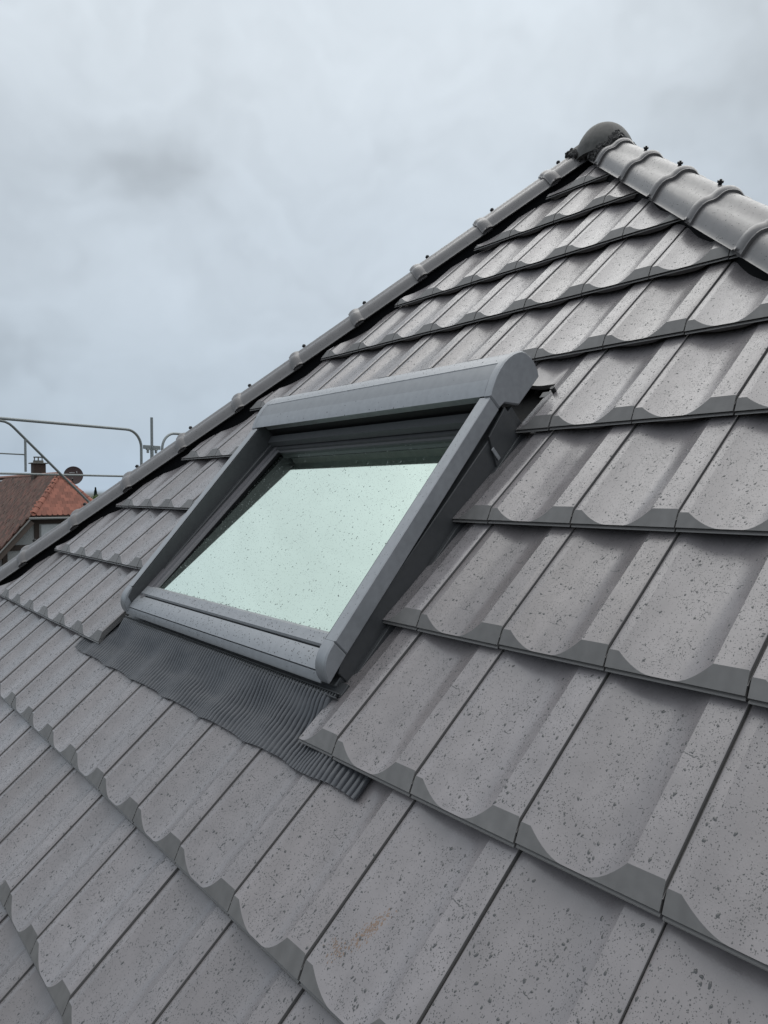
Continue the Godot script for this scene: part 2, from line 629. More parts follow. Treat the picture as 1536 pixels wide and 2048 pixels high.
func build_cap(roof: Node3D) -> void:
	var nz := FastNoiseLite.new()
	nz.seed = 5
	nz.frequency = 30.0
	var up := Vector3(0, sqrt(1 - COS_PITCH * COS_PITCH), COS_PITCH)
	var back := Vector3(0, COS_PITCH, -up.y)         # horizontal, into the building
	var c := Vector3(-0.668, 2.846, -0.020)
	var st := st_new()
	var rows := 14
	var cols := 40
	var p: Array = []
	for r in rows + 1:
		var a := PI * 0.5 * r / rows
		var row: Array[Vector3] = []
		for k in cols:
			var b := TAU * k / cols
			var rad := 0.106 * pow(sin(a), 0.93)
			var lobe := 1.0 + 0.10 * pow(maxf(0.0, sin(a) - 0.75) * 4.0, 2.0) * 0.6
			var y := 0.126 * cos(a) - 0.018 * float(r == rows)
			row.append(c + Vector3(cos(b) * rad * lobe, 0, 0) + back * (sin(b) * rad * lobe * 1.06) + up * y)
		p.append(row)
	for r in rows:
		for k in cols:
			var j := (k + 1) % cols
			quad(st, p[r][k], p[r][j], p[r + 1][j], p[r + 1][k], 1)
	# rim
	for k in cols:
		var j := (k + 1) % cols
		var ia: Vector3 = p[rows][k].lerp(c, 0.16) - up * 0.006
		var ib: Vector3 = p[rows][j].lerp(c, 0.16) - up * 0.006
		quad(st, p[rows][k], p[rows][j], ib, ia)
	var cap := part("apex_cap", done(st, M.cap), roof)
	cap.set_meta("label", "rounded dark grey cap where the two hips meet")
	# hood that runs down over each hip
	for left in [true, false]:
		var f := hip_frame(left)
		var sh := st_new()
		var prof := hip_profile()
		for i in (prof.size() - 1 if left else 0):
			var grow := 1.10 if left else 1.02
			var q0: Vector2 = prof[i] * grow + Vector2(0, 0.008 if left else 0.0)
			var q1: Vector2 = prof[i + 1] * grow + Vector2(0, 0.008 if left else 0.0)
			var o: Vector3 = APEX
			var a: Vector3 = o + f[0] * q0.x + f[1] * q0.y
			var b: Vector3 = o + f[0] * q1.x + f[1] * q1.y
			var len0 := 0.115 if left else 0.10
			quad(sh, a + f[2] * 0.0, b + f[2] * 0.0, b + f[2] * len0, a + f[2] * len0, 1)
			quad(sh, a + f[2] * len0, b + f[2] * len0, b * 1.0 + f[2] * len0 - f[1] * 0.010, a + f[2] * len0 - f[1] * 0.010, -1)
		if left:
			part("hood", done(sh, M.cap), cap)
		# lumps of mortar squeezed out along the hood
		var ms := st_new()
		for i in (130 if left else 420):
			var k := rng.randi_range(2, prof.size() - 3)
			var z := 0.118 + rng.randf_range(-0.012, 0.012)
			var q: Vector2 = prof[k] * rng.randf_range(1.0, 1.12) + Vector2(0, 0.004)
			if not left:
				z = rng.randf_range(0.09, 0.195)
				q = prof[k] * rng.randf_range(0.96, 1.03 + 0.22 * clampf((0.175 - z) / 0.07, 0.0, 1.0)) + Vector2(0, 0.002)
			elif absf(q.x) > 0.088:
				continue
			var cc: Vector3 = APEX + f[0] * q.x + f[1] * q.y + f[2] * z
			add_lump(ms, cc, rng.randf_range(0.004, 0.0105), nz)
		var m := part("mortar", done(ms, M.mortar), cap)
		m.set_meta("label", "rough dark mortar squeezed out below the apex cap")

func add_lump(st: SurfaceTool, c: Vector3, r: float, nz: FastNoiseLite) -> void:
	var rows := 4
	var cols := 6
	var p: Array = []
	for i in rows + 1:
		var a := PI * i / rows
		var row: Array[Vector3] = []
		for k in cols:
			var b := TAU * k / cols
			var d := Vector3(sin(a) * cos(b), cos(a), sin(a) * sin(b))
			row.append(c + d * r * (1.0 + 0.9 * nz.get_noise_3dv((c + d * r) * 3.0)))
		p.append(row)
	for i in rows:
		for k in cols:
			var j := (k + 1) % cols
			quad(st, p[i][k], p[i][j], p[i + 1][j], p[i + 1][k], -1)

# ---------------------------------------------------------------- house under the roof
func build_house_shell(roof: Node3D) -> void:
	# everything in roof axes; boards under the tiles, the two side slopes, the walls
	var s := sqrt(1 - COS_PITCH * COS_PITCH)
	var up := Vector3(0, s, COS_PITCH)
	var back := Vector3(0, COS_PITCH, -s)
	var ve := -1.05
	var drop := -up * 0.085
	var A := APEX + drop
	var bl := Vector3(APEX.x - (APEX.y - ve) / HIP_L, ve, -0.01) + drop
	var br := Vector3(APEX.x + (APEX.y - ve) / HIP_R, ve, -0.01) + drop
	var ridge := A + back * 6.0
	var depth := back.dot(ridge - bl)
	var bl2 := bl + back * depth
	var br2 := br + back * (back.dot(ridge - br))
	var d := st_new()
	tri(d, bl, A, br)
	quad(d, bl, bl2, ridge, A)
	quad(d, br, A, ridge, br2)
	tri(d, bl2, br2, ridge)
	quad(d, bl, br, br2, bl2)
	var deck := part("roof_boards", done(d, M.deck), roof)
	deck.set_meta("label", "dark boards and felt under the tiles")
	var w := st_new()
	var lo := (GROUND_Y - up.dot(bl)) * up
	var inn := 0.25
	var a := bl + Vector3(inn, 0, 0) + back * inn - up * 0.02
	var b := br + Vector3(-inn, 0, 0) + back * inn - up * 0.02
	var c := br2 + Vector3(-inn, 0, 0) - back * inn - up * 0.02
	var e := bl2 + Vector3(inn, 0, 0) - back * inn - up * 0.02
	for q in [[a, b], [b, c], [c, e], [e, a]]:
		quad(w, q[0], q[1], q[1] + lo, q[0] + lo)
	part("wall", done(w, M.render), roof)

# ---------------------------------------------------------------- roof window
func V2(a: Array) -> PackedVector2Array:
	var out := PackedVector2Array()
	for p in a:
		out.append(Vector2(p[0], p[1]))
	return out

func build_window() -> void:
	var base := Vector3(-0.655, 0.40, 0.0)
	var t := thing("roof_window", "dark grey roof window with outside roller shutter and wet mint-tinted glass set into the tiles", "roof window", Transform3D(RB, RB * base))
	var o := -base
	# ----- frame
	var st := st_new()
	add_box(st, Vector3(-0.655, 0.80, -0.03), Vector3(1.09, 0.78, 0.06), 0.002)
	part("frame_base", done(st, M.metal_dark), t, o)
	for sd: int in [-1, 1]:
		var xo := -0.105 if sd > 0 else -1.205
		var xi := -0.150 if sd > 0 else -1.160
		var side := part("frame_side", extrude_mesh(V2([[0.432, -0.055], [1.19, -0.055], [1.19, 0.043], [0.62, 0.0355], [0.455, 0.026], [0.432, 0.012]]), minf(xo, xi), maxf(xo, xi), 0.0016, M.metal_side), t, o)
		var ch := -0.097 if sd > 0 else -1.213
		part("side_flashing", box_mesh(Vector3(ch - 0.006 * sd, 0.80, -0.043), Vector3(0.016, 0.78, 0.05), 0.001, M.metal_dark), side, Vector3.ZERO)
		part("bracket", extrude_mesh(V2([[1.045, -0.02], [1.165, -0.02], [1.165, 0.062], [1.075, 0.050]]), minf(xo, xo + 0.006 * sd), maxf(xo, xo + 0.006 * sd), 0.0008, M.metal_side), side)
		if sd > 0:
			part("clip", box_mesh(Vector3(xo + 0.008 * sd, 1.062, 0.008), Vector3(0.003, 0.010, 0.034), 0.0006, M.metal), side)
	# ----- sash
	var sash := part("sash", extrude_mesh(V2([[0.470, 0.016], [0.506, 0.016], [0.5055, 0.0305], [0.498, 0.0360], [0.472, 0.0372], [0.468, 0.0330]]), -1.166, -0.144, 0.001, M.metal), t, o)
	sash.set_meta("label", "grey metal sash below the glass")
	for sd: int in [-1, 1]:
		var xo := -1.178 if sd < 0 else -0.134
		var dirx := 1.0 if sd < 0 else -0.45
		var ss := st_new()
		# stepped section that falls towards the glass
		var sec := [[0.0, 0.034], [0.030, 0.0335], [0.032, 0.0365], [0.046, 0.036], [0.048, 0.031], [0.054, 0.031], [0.056, 0.0335], [0.066, 0.0325], [0.070, 0.0265], [0.078, 0.0265]]
		var y0 := 0.455
		var y1 := 1.14
		for i in sec.size() - 1:
			var a := Vector3(xo + dirx * sec[i][0], y0 if i < 4 else 0.47, sec[i][1])
			var b := Vector3(xo + dirx * sec[i + 1][0], y0 if i < 4 else 0.47, sec[i + 1][1])
			quad(ss, a, b, Vector3(b.x, y1, b.z - 0.006), Vector3(a.x, y1, a.z - 0.006))
			quad(ss, a, b, b - Vector3(0, 0, 0.03), a - Vector3(0, 0, 0.03))
		part("sash_side", done(ss, M.metal_plum), sash)
		part("gasket", box_mesh(Vector3(xo + dirx * 0.081, 0.80, 0.0235), Vector3(0.007, 0.62, 0.010), 0.002, M.rubber), sash)
	part("sash_top", extrude_mesh(V2([[1.112, 0.010], [1.165, 0.010], [1.165, 0.040], [1.140, 0.042], [1.138, 0.030], [1.122, 0.030], [1.120, 0.024], [1.112, 0.022]]), -1.166, -0.144, 0.001, M.metal_dark), sash)
	# ----- pane
	var pane := part("pane", extrude_mesh(V2([[0.500, 0.0240], [1.125, 0.0115], [1.125, 0.0155], [0.500, 0.0280]]), -1.106, -0.150, 0.0, M.glass), t, o)
	pane.set_meta("label", "mint-tinted glass mirroring the sky, covered in rain drops")
	var dr := st_new()
	for i in 17000:
		var x := rng.randf_range(-1.095, -0.155)
		var y := rng.randf_range(0.512, 1.11)
		var r := 0.00036 + 0.0006 * pow(rng.randf(), 2.2)
		if rng.randf() < 0.03:
			r = rng.randf_range(0.0011, 0.0021)
		add_drop(dr, Vector3(x, y, 0.038 - 0.02 * y - 0.0001), r, Vector3(0, 0.02, 1).normalized(), Vector3(0, 1, -0.02), rng.randf_range(0.9, 1.5), 0.4, 6)
	for i in 120:       # water that gathers along the lower edge
		var x := rng.randf_range(-1.095, -0.155)
		add_drop(dr, Vector3(x, 0.507 + 0.006 * pow(rng.randf(), 2.0), 0.0279), rng.randf_range(0.0008, 0.0020), Vector3(0, 0.02, 1).normalized(), Vector3(0, 1, -0.02), rng.randf_range(0.6, 1.1), 0.45, 7)
	var wd := part("water_drops", done(dr, M.glass_drop), pane)
	wd.set_meta("kind", "stuff")
	# ----- lower covers
	var arc: Array = [[0.418, 0.012], [0.463, 0.012]]
	for k in 11:
		var f := k / 10.0
		arc.append([0.463 - 0.045 * f, 0.0325 + 0.0042 * sin(PI * (0.12 + 0.83 * f))])
	var cover := part("bottom_cover", extrude_mesh(V2(arc), -1.172, -0.138, 0.001, M.metal, -1), t, o)
	cover.set_meta("label", "convex grey metal cover along the bottom of the window")
	part("drip_edge", extrude_mesh(V2([[0.4165, 0.008], [0.4165, 0.0300], [0.4155, 0.0308], [0.402, 0.0222], [0.3995, 0.0188], [0.4005, 0.0168], [0.404, 0.0180]]), -1.190, -0.128, 0.001, M.metal), t, o)
	var cd := st_new()
	for i in 900:
		var x := rng.randf_range(-1.16, -0.15)
		var y := rng.randf_range(0.404, 0.500)
		var z := 0.0366
		var nr := Vector3(0, 0, 1)
		if y > 0.465:
			if y < 0.474 or y > 0.496:
				continue
			z = 0.0371 - (y - 0.472) * 0.046
		elif y > 0.420:
			var f := (0.463 - y) / 0.045
			z = 0.0324 + 0.0042 * sin(PI * (0.12 + 0.83 * f))
			nr = Vector3(0, cos(PI * (0.12 + 0.83 * f)) * 0.25, 1).normalized()
			if y > 0.460:
				continue
		elif y > 0.405 and y < 0.414:
			z = 0.0308 - (0.4155 - y) * 0.637 - 0.0001
			nr = Vector3(0, -0.637, 1).normalized()
			if rng.randf() < 0.5:
				continue
		else:
			continue
		var dv := Vector3(0, 1, 0) - nr * nr.y
		add_drop(cd, Vector3(x, y, z), rng.randf_range(0.0006, 0.0017), nr, dv.normalized(), rng.randf_range(0.9, 1.6), 0.4, 6)
	var cw := part("water_drops", done(cd, M.drop), cover)
	cw.set_meta("kind", "stuff")
	# ----- rails of the shutter
	for sd: int in [-1, 1]:
		var x0 := -0.133 if sd > 0 else -1.212
		var x1 := -0.099 if sd > 0 else -1.178
		var rail := part("side_rail", extrude_mesh(V2([[0.470, 0.0265], [1.146, 0.0712], [1.1425, 0.1128], [0.470, 0.0692]]), x0, x1, 0.0022, M.metal), t, o)
		part("end_cap", extrude_mesh(V2([[0.469, 0.0265], [0.469, 0.0700], [0.452, 0.0688], [0.438, 0.0654], [0.425, 0.0588], [0.415, 0.0500], [0.4085, 0.0400], [0.4045, 0.0290], [0.4035, 0.0205], [0.408, 0.0195]]), x0 - 0.0005, x1 + 0.0005, 0.003, M.metal), rail)
		var xi := x0 if sd > 0 else x1
		part("guide_channel", extrude_mesh(V2([[0.425, 0.016], [1.172, 0.016], [1.172, 0.112], [1.1425, 0.1090], [0.47, 0.0655], [0.440, 0.056]]), xi - 0.004, xi + 0.004, 0.0005, M.metal_dark), rail)
		var bx: float = xi + 0.0022 * sd * -1.0
		part("black_strip", extrude_mesh(V2([[0.47, 0.0640], [1.1425, 0.1075], [1.1425, 0.1105], [0.47, 0.0670]]), minf(xi, bx), maxf(xi, bx), 0.0, M.rubber), rail)  # thin black strip along the inner top edge of the rail
		if sd > 0:
			var rd := st_new()
			for i in 90:
				var y := rng.randf_range(0.48, 1.13)
				add_drop(rd, Vector3(rng.randf_range(x0 + 0.004, x1 - 0.004), y, 0.0692 + (y - 0.470) * 0.06483 - 0.0001), rng.randf_range(0.0005, 0.0012), Vector3(0, -0.065, 1).normalized(), Vector3(0, 1, 0.065).normalized(), 1.3, 0.4, 6)
			var rw := part("water_drops", done(rd, M.drop), rail)
			rw.set_meta("kind", "stuff")
	# ----- shutter box
	var outline := [[1.142, 0.1165], [1.160, 0.1255], [1.186, 0.1345], [1.212, 0.1395], [1.237, 0.1410], [1.256, 0.1390], [1.275, 0.1340], [1.291, 0.1275], [1.304, 0.1190], [1.313, 0.1070], [1.3205, 0.0880], [1.3225, 0.0700], [1.3200, 0.0500], [1.311, 0.0330], [1.205, 0.0330], [1.169, 0.0710], [1.146, 0.0740]]
	var capm := extrude_mesh(V2(outline), 0.0, 0.022, 0.0035, M.metal)
	var body := [[1.145, 0.1150], [1.160, 0.1235], [1.1855, 0.1322], [1.187, 0.1306], [1.212, 0.1360], [1.2360, 0.1376], [1.2372, 0.1392], [1.256, 0.1372], [1.275, 0.1322], [1.291, 0.1257], [1.303, 0.1172], [1.312, 0.1050], [1.318, 0.0860], [1.318, 0.0500], [1.308, 0.0350], [1.207, 0.0350], [1.170, 0.0730], [1.168, 0.1060], [1.152, 0.1140]]
	var sbox := part("shutter_box", extrude_mesh(V2(body), -1.192, -0.118, 0.0, M.metal), t, o)
	sbox.set_meta("label", "rounded grey shutter box along the top of the window")
	part("trim_strip", extrude_mesh(V2([[1.1866, 0.1300], [1.2366, 0.1368], [1.2366, 0.1378], [1.212, 0.1364], [1.1866, 0.1312]]), -1.1915, -0.1185, 0.0, M.strip), sbox)
	part("end_cap", capm, sbox, Vector3(-0.1185, 0, 0))
	part("end_cap", capm, sbox, Vector3(-1.2135, 0, 0))
	var bd := st_new()
	for i in 420:
		var k := rng.randi_range(0, 8)
		var f := rng.randf()
		var p := Vector2(body[k][0], body[k][1]).lerp(Vector2(body[k + 1][0], body[k + 1][1]), f)
		var e := (Vector2(body[k + 1][0], body[k + 1][1]) - Vector2(body[k][0], body[k][1])).normalized()
		var nr := Vector3(0, -e.y, e.x)
		if k == 2 or k == 5:
			continue
		if k < 5 and rng.randf() < 0.75:
			continue
		add_drop(bd, Vector3(rng.randf_range(-1.18, -0.13), p.x, p.y), rng.randf_range(0.0006, 0.0018), nr, Vector3(0, e.x, e.y), rng.randf_range(0.9, 1.5), 0.4, 6)
	var bw := part("water_drops", done(bd, M.drop), sbox)
	bw.set_meta("kind", "stuff")
	part("shutter_slat", extrude_mesh(V2([[1.134, 0.034], [1.160, 0.034], [1.160, 0.060], [1.142, 0.0535], [1.136, 0.0525]]), -1.172, -0.138, 0.001, M.slat), sbox)
	part("inner_wall", box_mesh(Vector3(-0.655, 1.1725, 0.070), Vector3(1.085, 0.006, 0.090), 0.0, M.black), sbox)
	var pn := part("bolt", tube_mesh([Vector3(-0.055, 1.285, -0.012), Vector3(-0.055, 1.285, 0.014)], 0.006, M.black), sbox)
	pn.set_meta("label", "small black bolt beside the shutter box")
	part("anchor_strip", box_mesh(Vector3(-0.075, 1.300, -0.016), Vector3(0.075, 0.02, 0.003), 0.0005, M.metal_dark), sbox)
	build_apron(t, o)

func build_apron(t: Node3D, o: Vector3) -> void:
	var nz := FastNoiseLite.new()
	nz.seed = 77
	nz.frequency = 2.2
	var u0 := -1.432
	var u1 := 0.095
	var pleat := 0.0128
	var per := 14
	var nu := int((u1 - u0) / pleat) * per
	var nv := 26
	var st := st_new()
	var pts: Array = []
	for j in nv + 1:
		var f := float(j) / nv
		var row: Array[Vector3] = []
		for i in nu + 1:
			var u := u0 + (u1 - u0) * i / nu
			var edge := 0.243 + 0.0028 * nz.get_noise_1d(u * 4.0) + 0.003 * sin(u / W * TAU)
			var v := lerpf(edge, 0.392, f)
			var x := fposmod(u, W)
			var h := 0.0
			for k in 5:
				h += tile_h(fposmod(u + (k - 2) * 0.012, W)) / 5.0
			var over := h - FALL * v + 0.0045
			var rise := smoothstep(0.35, 1.0, f) * smoothstep(-1.262, -1.225, u) * (1.0 - smoothstep(-0.115, -0.085, u))
			var z := lerpf(over, -0.004, rise)
			var sm := 0.7 + 0.5 * clampf(0.55 + nz.get_noise_2d(u * 2.2 + 9.0, v * 5.0), 0.0, 1.0)
			var bend := 0.0028 * sin(TAU * (u / W) + 0.9) * (1.0 - f) * smoothstep(0.0, 0.55, f + 0.18) + 0.002 * nz.get_noise_2d(u * 3.0, f * 1.3)
			var ph := TAU * (u + bend) / pleat
			z += 0.0068 * sm * (0.75 - pow(absf(cos(ph * 0.5)), 5.0))
			z += 0.0018 * nz.get_noise_2d(u * 1.7 + 31.0, v * 6.0) * (1.0 - rise)
			row.append(Vector3(u, v, z))
		pts.append(row)
	for j in nv:
		for i in nu:
			quad(st, pts[j][i], pts[j + 1][i], pts[j + 1][i + 1], pts[j][i + 1], 1)
	for i in nu:     # the thickness of the sheet along its lower edge
		var dn := Vector3(0, 0.0006, -0.0022)
		quad(st, pts[0][i], pts[0][i + 1], pts[0][i + 1] + dn, pts[0][i] + dn)
	var ap := part("flashing_apron", done(st, M.apron), t, o)
	ap.set_meta("label", "finely pleated dark grey flashing sheet below the window")
	# beaded strip that holds the apron under the window
	var bs := st_new()
	add_box(bs, Vector3(-0.66, 0.3885, -0.004), Vector3(1.15, 0.003, 0.010), 0.0008)
	add_box(bs, Vector3(-0.66, 0.3985, -0.004), Vector3(1.15, 0.003, 0.010), 0.0008)
	add_box(bs, Vector3(-0.66, 0.410, -0.012), Vector3(1.15, 0.03, 0.010), 0.0008)
	var k := -1.23
	while k < -0.09:
		add_box(bs, Vector3(k, 0.3935, -0.0045), Vector3(0.0042, 0.0075, 0.0075), 0.001)
		k += 0.0088
	part("beaded_strip", done(bs, M.metal_dark), ap)

# ---------------------------------------------------------------- scaffold
func build_scaffold() -> void:
	var p0 := Vector3(-8.393, 0, -1.391)
	var e := Vector3(-0.312, 0, -0.950).normalized()
	var base := p0 + e * 2.2 + Vector3(0, GROUND_Y, 0)
	var t := thing("scaffold", "galvanised scaffold with guard rails standing beyond the hip of the roof", "scaffold", Transform3D(Basis.IDENTITY, base))
	var P := func(s: float, y: float, off := 0.0) -> Vector3:
		return p0 + e * s + Vector3(0, y, 0) + Vector3(-e.z, 0, e.x) * off - base
	# standard
	for s in [-0.85, 2.2]:
		var path := [P.call(s, GROUND_Y), P.call(s, 1.31)]
		var post := part("standard", tube_mesh(path, 0.0242, M.galv, 14), t)
		part("spigot", tube_mesh([P.call(s, 1.31), P.call(s, 1.74)], 0.0195, M.galv, 14), post)
		part("collar", tube_mesh([P.call(s, 1.285), P.call(s, 1.315)], 0.0262, M.galv_dark, 14), post)
		part("base_plate", box_mesh(P.call(s, GROUND_Y + 0.005), Vector3(0.15, 0.01, 0.15), 0.001, M.galv), post)
		var cl := st_new()
		add_box(cl, P.call(s - 0.085, 1.315), Vector3(0.13, 0.055, 0.020), 0.004, Basis(e, Vector3.UP, e.cross(Vector3.UP)))
		add_box(cl, P.call(s + 0.085, 1.315), Vector3(0.13, 0.055, 0.020), 0.004, Basis(e, Vector3.UP, e.cross(Vector3.UP)))
		add_box(cl, P.call(s - 0.072, 1.262), Vector3(0.030, 0.06, 0.026), 0.004, Basis(e, Vector3.UP, e.cross(Vector3.UP)))
		add_box(cl, P.call(s + 0.072, 1.262), Vector3(0.030, 0.06, 0.026), 0.004, Basis(e, Vector3.UP, e.cross(Vector3.UP)))
		add_box(cl, P.call(s, 1.282), Vector3(0.20, 0.012, 0.030), 0.002, Basis(e, Vector3.UP, e.cross(Vector3.UP)))
		part("coupler", done(cl, M.galv), t)
	# guard frames: bent tube, lower rail
	for a in [[-0.70, 2.015], [2.385, 5.1]]:
		var s0: float = a[0]
		var s1: float = a[1]
		var path: Array = [P.call(s0, 0.30), P.call(s0, 1.30)]
		for k in range(1, 9):
			var q := PI * 0.5 * k / 9.0
			path.append(P.call(s0 + 0.24 * (1.0 - cos(q)), 1.30 + 0.24 * sin(q)))
		path.append(P.call(s0 + 0.26, 1.54))
		path.append(P.call(s1 - 0.26, 1.54))
		for k in range(1, 9):
			var q := PI * 0.5 * k / 9.0
			path.append(P.call(s1 - 0.24 * (1.0 - sin(q)), 1.30 + 0.24 * cos(q)))
		path.append(P.call(s1, 1.30))
		path.append(P.call(s1, 0.30))
		var fr := part("guard_frame", tube_mesh(path, 0.0185, M.galv, 12), t)
		part("lower_rail", tube_mesh([P.call(s0, 0.895), P.call(s1, 0.895)], 0.0135, M.galv, 10), fr)
	# brace with a bent head, its upright and thin rail, set a hand's breadth outwards
	var br: Array = [P.call(-1.2, 1.505, 0.05), P.call(-0.05, 1.508, 0.05), P.call(0.03, 1.500, 0.05), P.call(0.085, 1.478, 0.05), P.call(0.13, 1.445, 0.05), P.call(1.20, 0.49, 0.05), P.call(1.9, -0.15, 0.05)]
	var brace := part("brace", tube_mesh(br, 0.0150, M.galv_dark, 12), t)
	part("upright", box_mesh(P.call(0.276, 1.115, 0.05), Vector3(0.024, 0.39, 0.024), 0.003, M.galv), brace)
	part("thin_rail", tube_mesh([P.call(-1.2, 1.130, 0.05), P.call(0.27, 1.126, 0.05)], 0.008, M.galv_dark, 8), brace)
	# walkway, lower down behind the hip
	for k in 3:
		part("deck_plank", box_mesh(P.call(2.1, -0.62, 0.2 + 0.30 * k), Vector3(0.28, 0.06, 6.2), 0.004, M.wood, Basis(Vector3(-e.z, 0, e.x), Vector3.UP, -e)), t)

# ---------------------------------------------------------------- neighbouring house
func biber_mesh(w: float, l: float, th: float, m: Material) -> ArrayMesh:
	var st := st_new()
	var pts: Array[Vector2] = [Vector2(-w / 2, l)]
	for k in 9:
		var a := PI + PI * k / 8.0
		pts.append(Vector2(cos(a) * w / 2, sin(a) * w * 0.34 + w * 0.34))
	pts.append(Vector2(w / 2, l))
	var n := pts.size()
	for i in range(1, n - 1):
		tri(st, Vector3(pts[0].x, pts[0].y, th), Vector3(pts[i + 1].x, pts[i + 1].y, th), Vector3(pts[i].x, pts[i].y, th))
	for i in n - 1:
		quad(st, Vector3(pts[i].x, pts[i].y, th), Vector3(pts[i + 1].x, pts[i + 1].y, th), Vector3(pts[i + 1].x, pts[i + 1].y, 0), Vector3(pts[i].x, pts[i].y, 0))
	return done(st, m)

func build_neighbour() -> void:
	var pa := Vector3(-25.395, 1.289, -6.671)      # where the hips meet the ridge
	var tanp := 1.16
	var q := 1.3
	var hw := 1.2
	var drop := hw * tanp
	var eave_w := 4.3
	var base := Vector3(-27.0, GROUND_Y, -6.671)
	var t := thing("neighbour_house", "old house with brown tiled roof, orange half-hip and white half-timbered gable beyond the scaffold", "house", Transform3D(Basis.IDENTITY, base))
	var o := -base
	var xg := pa.x + q                               # gable plane
	var xb := pa.x - 11.0
	# walls
	var w := st_new()
	var ye := pa.y - eave_w * tanp
	var xw := xg - 0.32
	var zl := pa.z + eave_w - 0.3
	var zr := pa.z - eave_w + 0.3
	var yl := pa.y - (eave_w - 0.3) * tanp - 0.12
	quad(w, Vector3(xw, GROUND_Y, zl), Vector3(xw, yl, zl), Vector3(xw, yl, zr), Vector3(xw, GROUND_Y, zr))
	var hz := hw + 0.05
	quad(w, Vector3(xw, yl, zl), Vector3(xw, pa.y - hz * tanp - 0.12, pa.z + hz), Vector3(xw, pa.y - hz * tanp - 0.12, pa.z - hz), Vector3(xw, yl, zr))
	quad(w, Vector3(xw, GROUND_Y, zl), Vector3(xb, GROUND_Y, zl), Vector3(xb, yl, zl), Vector3(xw, yl, zl))
	quad(w, Vector3(xw, GROUND_Y, zr), Vector3(xw, yl, zr), Vector3(xb, yl, zr), Vector3(xb, GROUND_Y, zr))
	part("wall", done(w, M.plaster), t, o)
	# timbers of the gable
	for z in [-1.9, -0.95, 0.0, 0.95, 1.9]:
		var top: float = pa.y - maxf(absf(z), hw) * tanp - 0.15
		part("timber", box_mesh(Vector3(xw + 0.02, (top - 3.2) * 0.5, pa.z + z + 0.03), Vector3(0.05, top + 3.2, 0.15), 0.004, M.timber), t, o)
	part("timber", box_mesh(Vector3(xw + 0.025, pa.y - drop - 0.17, pa.z), Vector3(0.06, 0.16, 2.5), 0.004, M.timber), t, o)
	part("timber", box_mesh(Vector3(xw + 0.025, pa.y - drop - 1.0, pa.z), Vector3(0.06, 0.17, 4.2), 0.004, M.timber), t, o)
	for z in [-0.47, 0.47]:
		part("panel", box_mesh(Vector3(xw + 0.012, pa.y - drop - 0.59, pa.z + z), Vector3(0.02, 0.62, 0.74), 0.003, M.white), t, o)
	# roof slabs
	var up1 := Vector3(0, 1, tanp).normalized()
	var r := st_new()
	for sd in [1.0, -1.0]:
		var A := pa
		var E := Vector3(xg, pa.y - drop, pa.z + sd * hw)
		var F := Vector3(xg, ye, pa.z + sd * eave_w)
		var G := Vector3(xb, ye, pa.z + sd * eave_w)
		var H := Vector3(xb, pa.y, pa.z)
		tri(r, A, E, H)
		quad(r, E, F, G, H)
		var dn := Vector3(0, -0.09, 0)
		quad(r, E, F, F + dn, E + dn)
		quad(r, F, G, G + dn, F + dn)
	tri(r, pa, Vector3(xg, pa.y - drop, pa.z - hw), Vector3(xg, pa.y - drop, pa.z + hw))
	var rf := part("roof", done(r, M.brown_deck), t, o)
	# brown tiles on the slope towards us: too small to pick apart, but real plates
	var mm := MultiMesh.new()
	mm.transform_format = MultiMesh.TRANSFORM_3D
	mm.use_colors = true
	mm.mesh = biber_mesh(0.19, 0.24, 0.034, M.brown_tile)
	var xs: Array = []
	var sl := Vector3(0, -1, 1.0 / tanp * 1.0)
	var down := Vector3(0, -tanp, 1).normalized()
	var nrm := Vector3(0, 1, tanp).normalized()
	var rows := 40
	for j in rows:
		var d := 0.06 + 0.150 * j
		for i in 46:
			var x := xg - 0.10 - 0.195 * i - (0.0975 if j % 2 == 1 else 0.0)
			var pt := Vector3(x, pa.y, pa.z) + down * (d + 0.13)
			# beside the half-hip the slope stops at the hip line
			var zz := pt.z - pa.z
			if x > pa.x + q * minf(1.0, zz / hw) - 0.10:
				continue
			var b := Basis(Vector3(1, 0, 0), -down, nrm) * Basis(Vector3(1, 0, 0), 0.10 + rng.randf_range(-0.03, 0.03)) * Basis(Vector3(0, 0, 1), rng.randf_range(-0.03, 0.03))
			xs.append(Transform3D(b, pt + nrm * 0.012 + Vector3(rng.randf_range(-0.006, 0.006), 0, 0) + o))
	mm.instance_count = xs.size()
	for i in xs.size():
		mm.set_instance_transform(i, xs[i])
		var g := rng.randf_range(0.6, 1.25)
		var red := rng.randf_range(0.9, 1.25)
		mm.set_instance_color(i, Color(g * red, g, g * 0.95))
	var mi := MultiMeshInstance3D.new()
	mi.name = "brown_tiles"
	mi.multimesh = mm
	mi.set_meta("kind", "stuff")
	mi.set_meta("label", "weathered brown plain tiles of the main slope")
	t.add_child(mi)
	# orange plain tiles on the half-hip, one by one
	var hd := Vector3(q, -drop, 0).normalized()
	var hn := Vector3(drop, q, 0).normalized()
	var hl := sqrt(q * q + drop * drop)
	var om: Array = []
	for k in 4:
		om.append(biber_mesh(0.158, 0.20, 0.020, M.orange[k]))
	var n_rows := int(hl / 0.140)
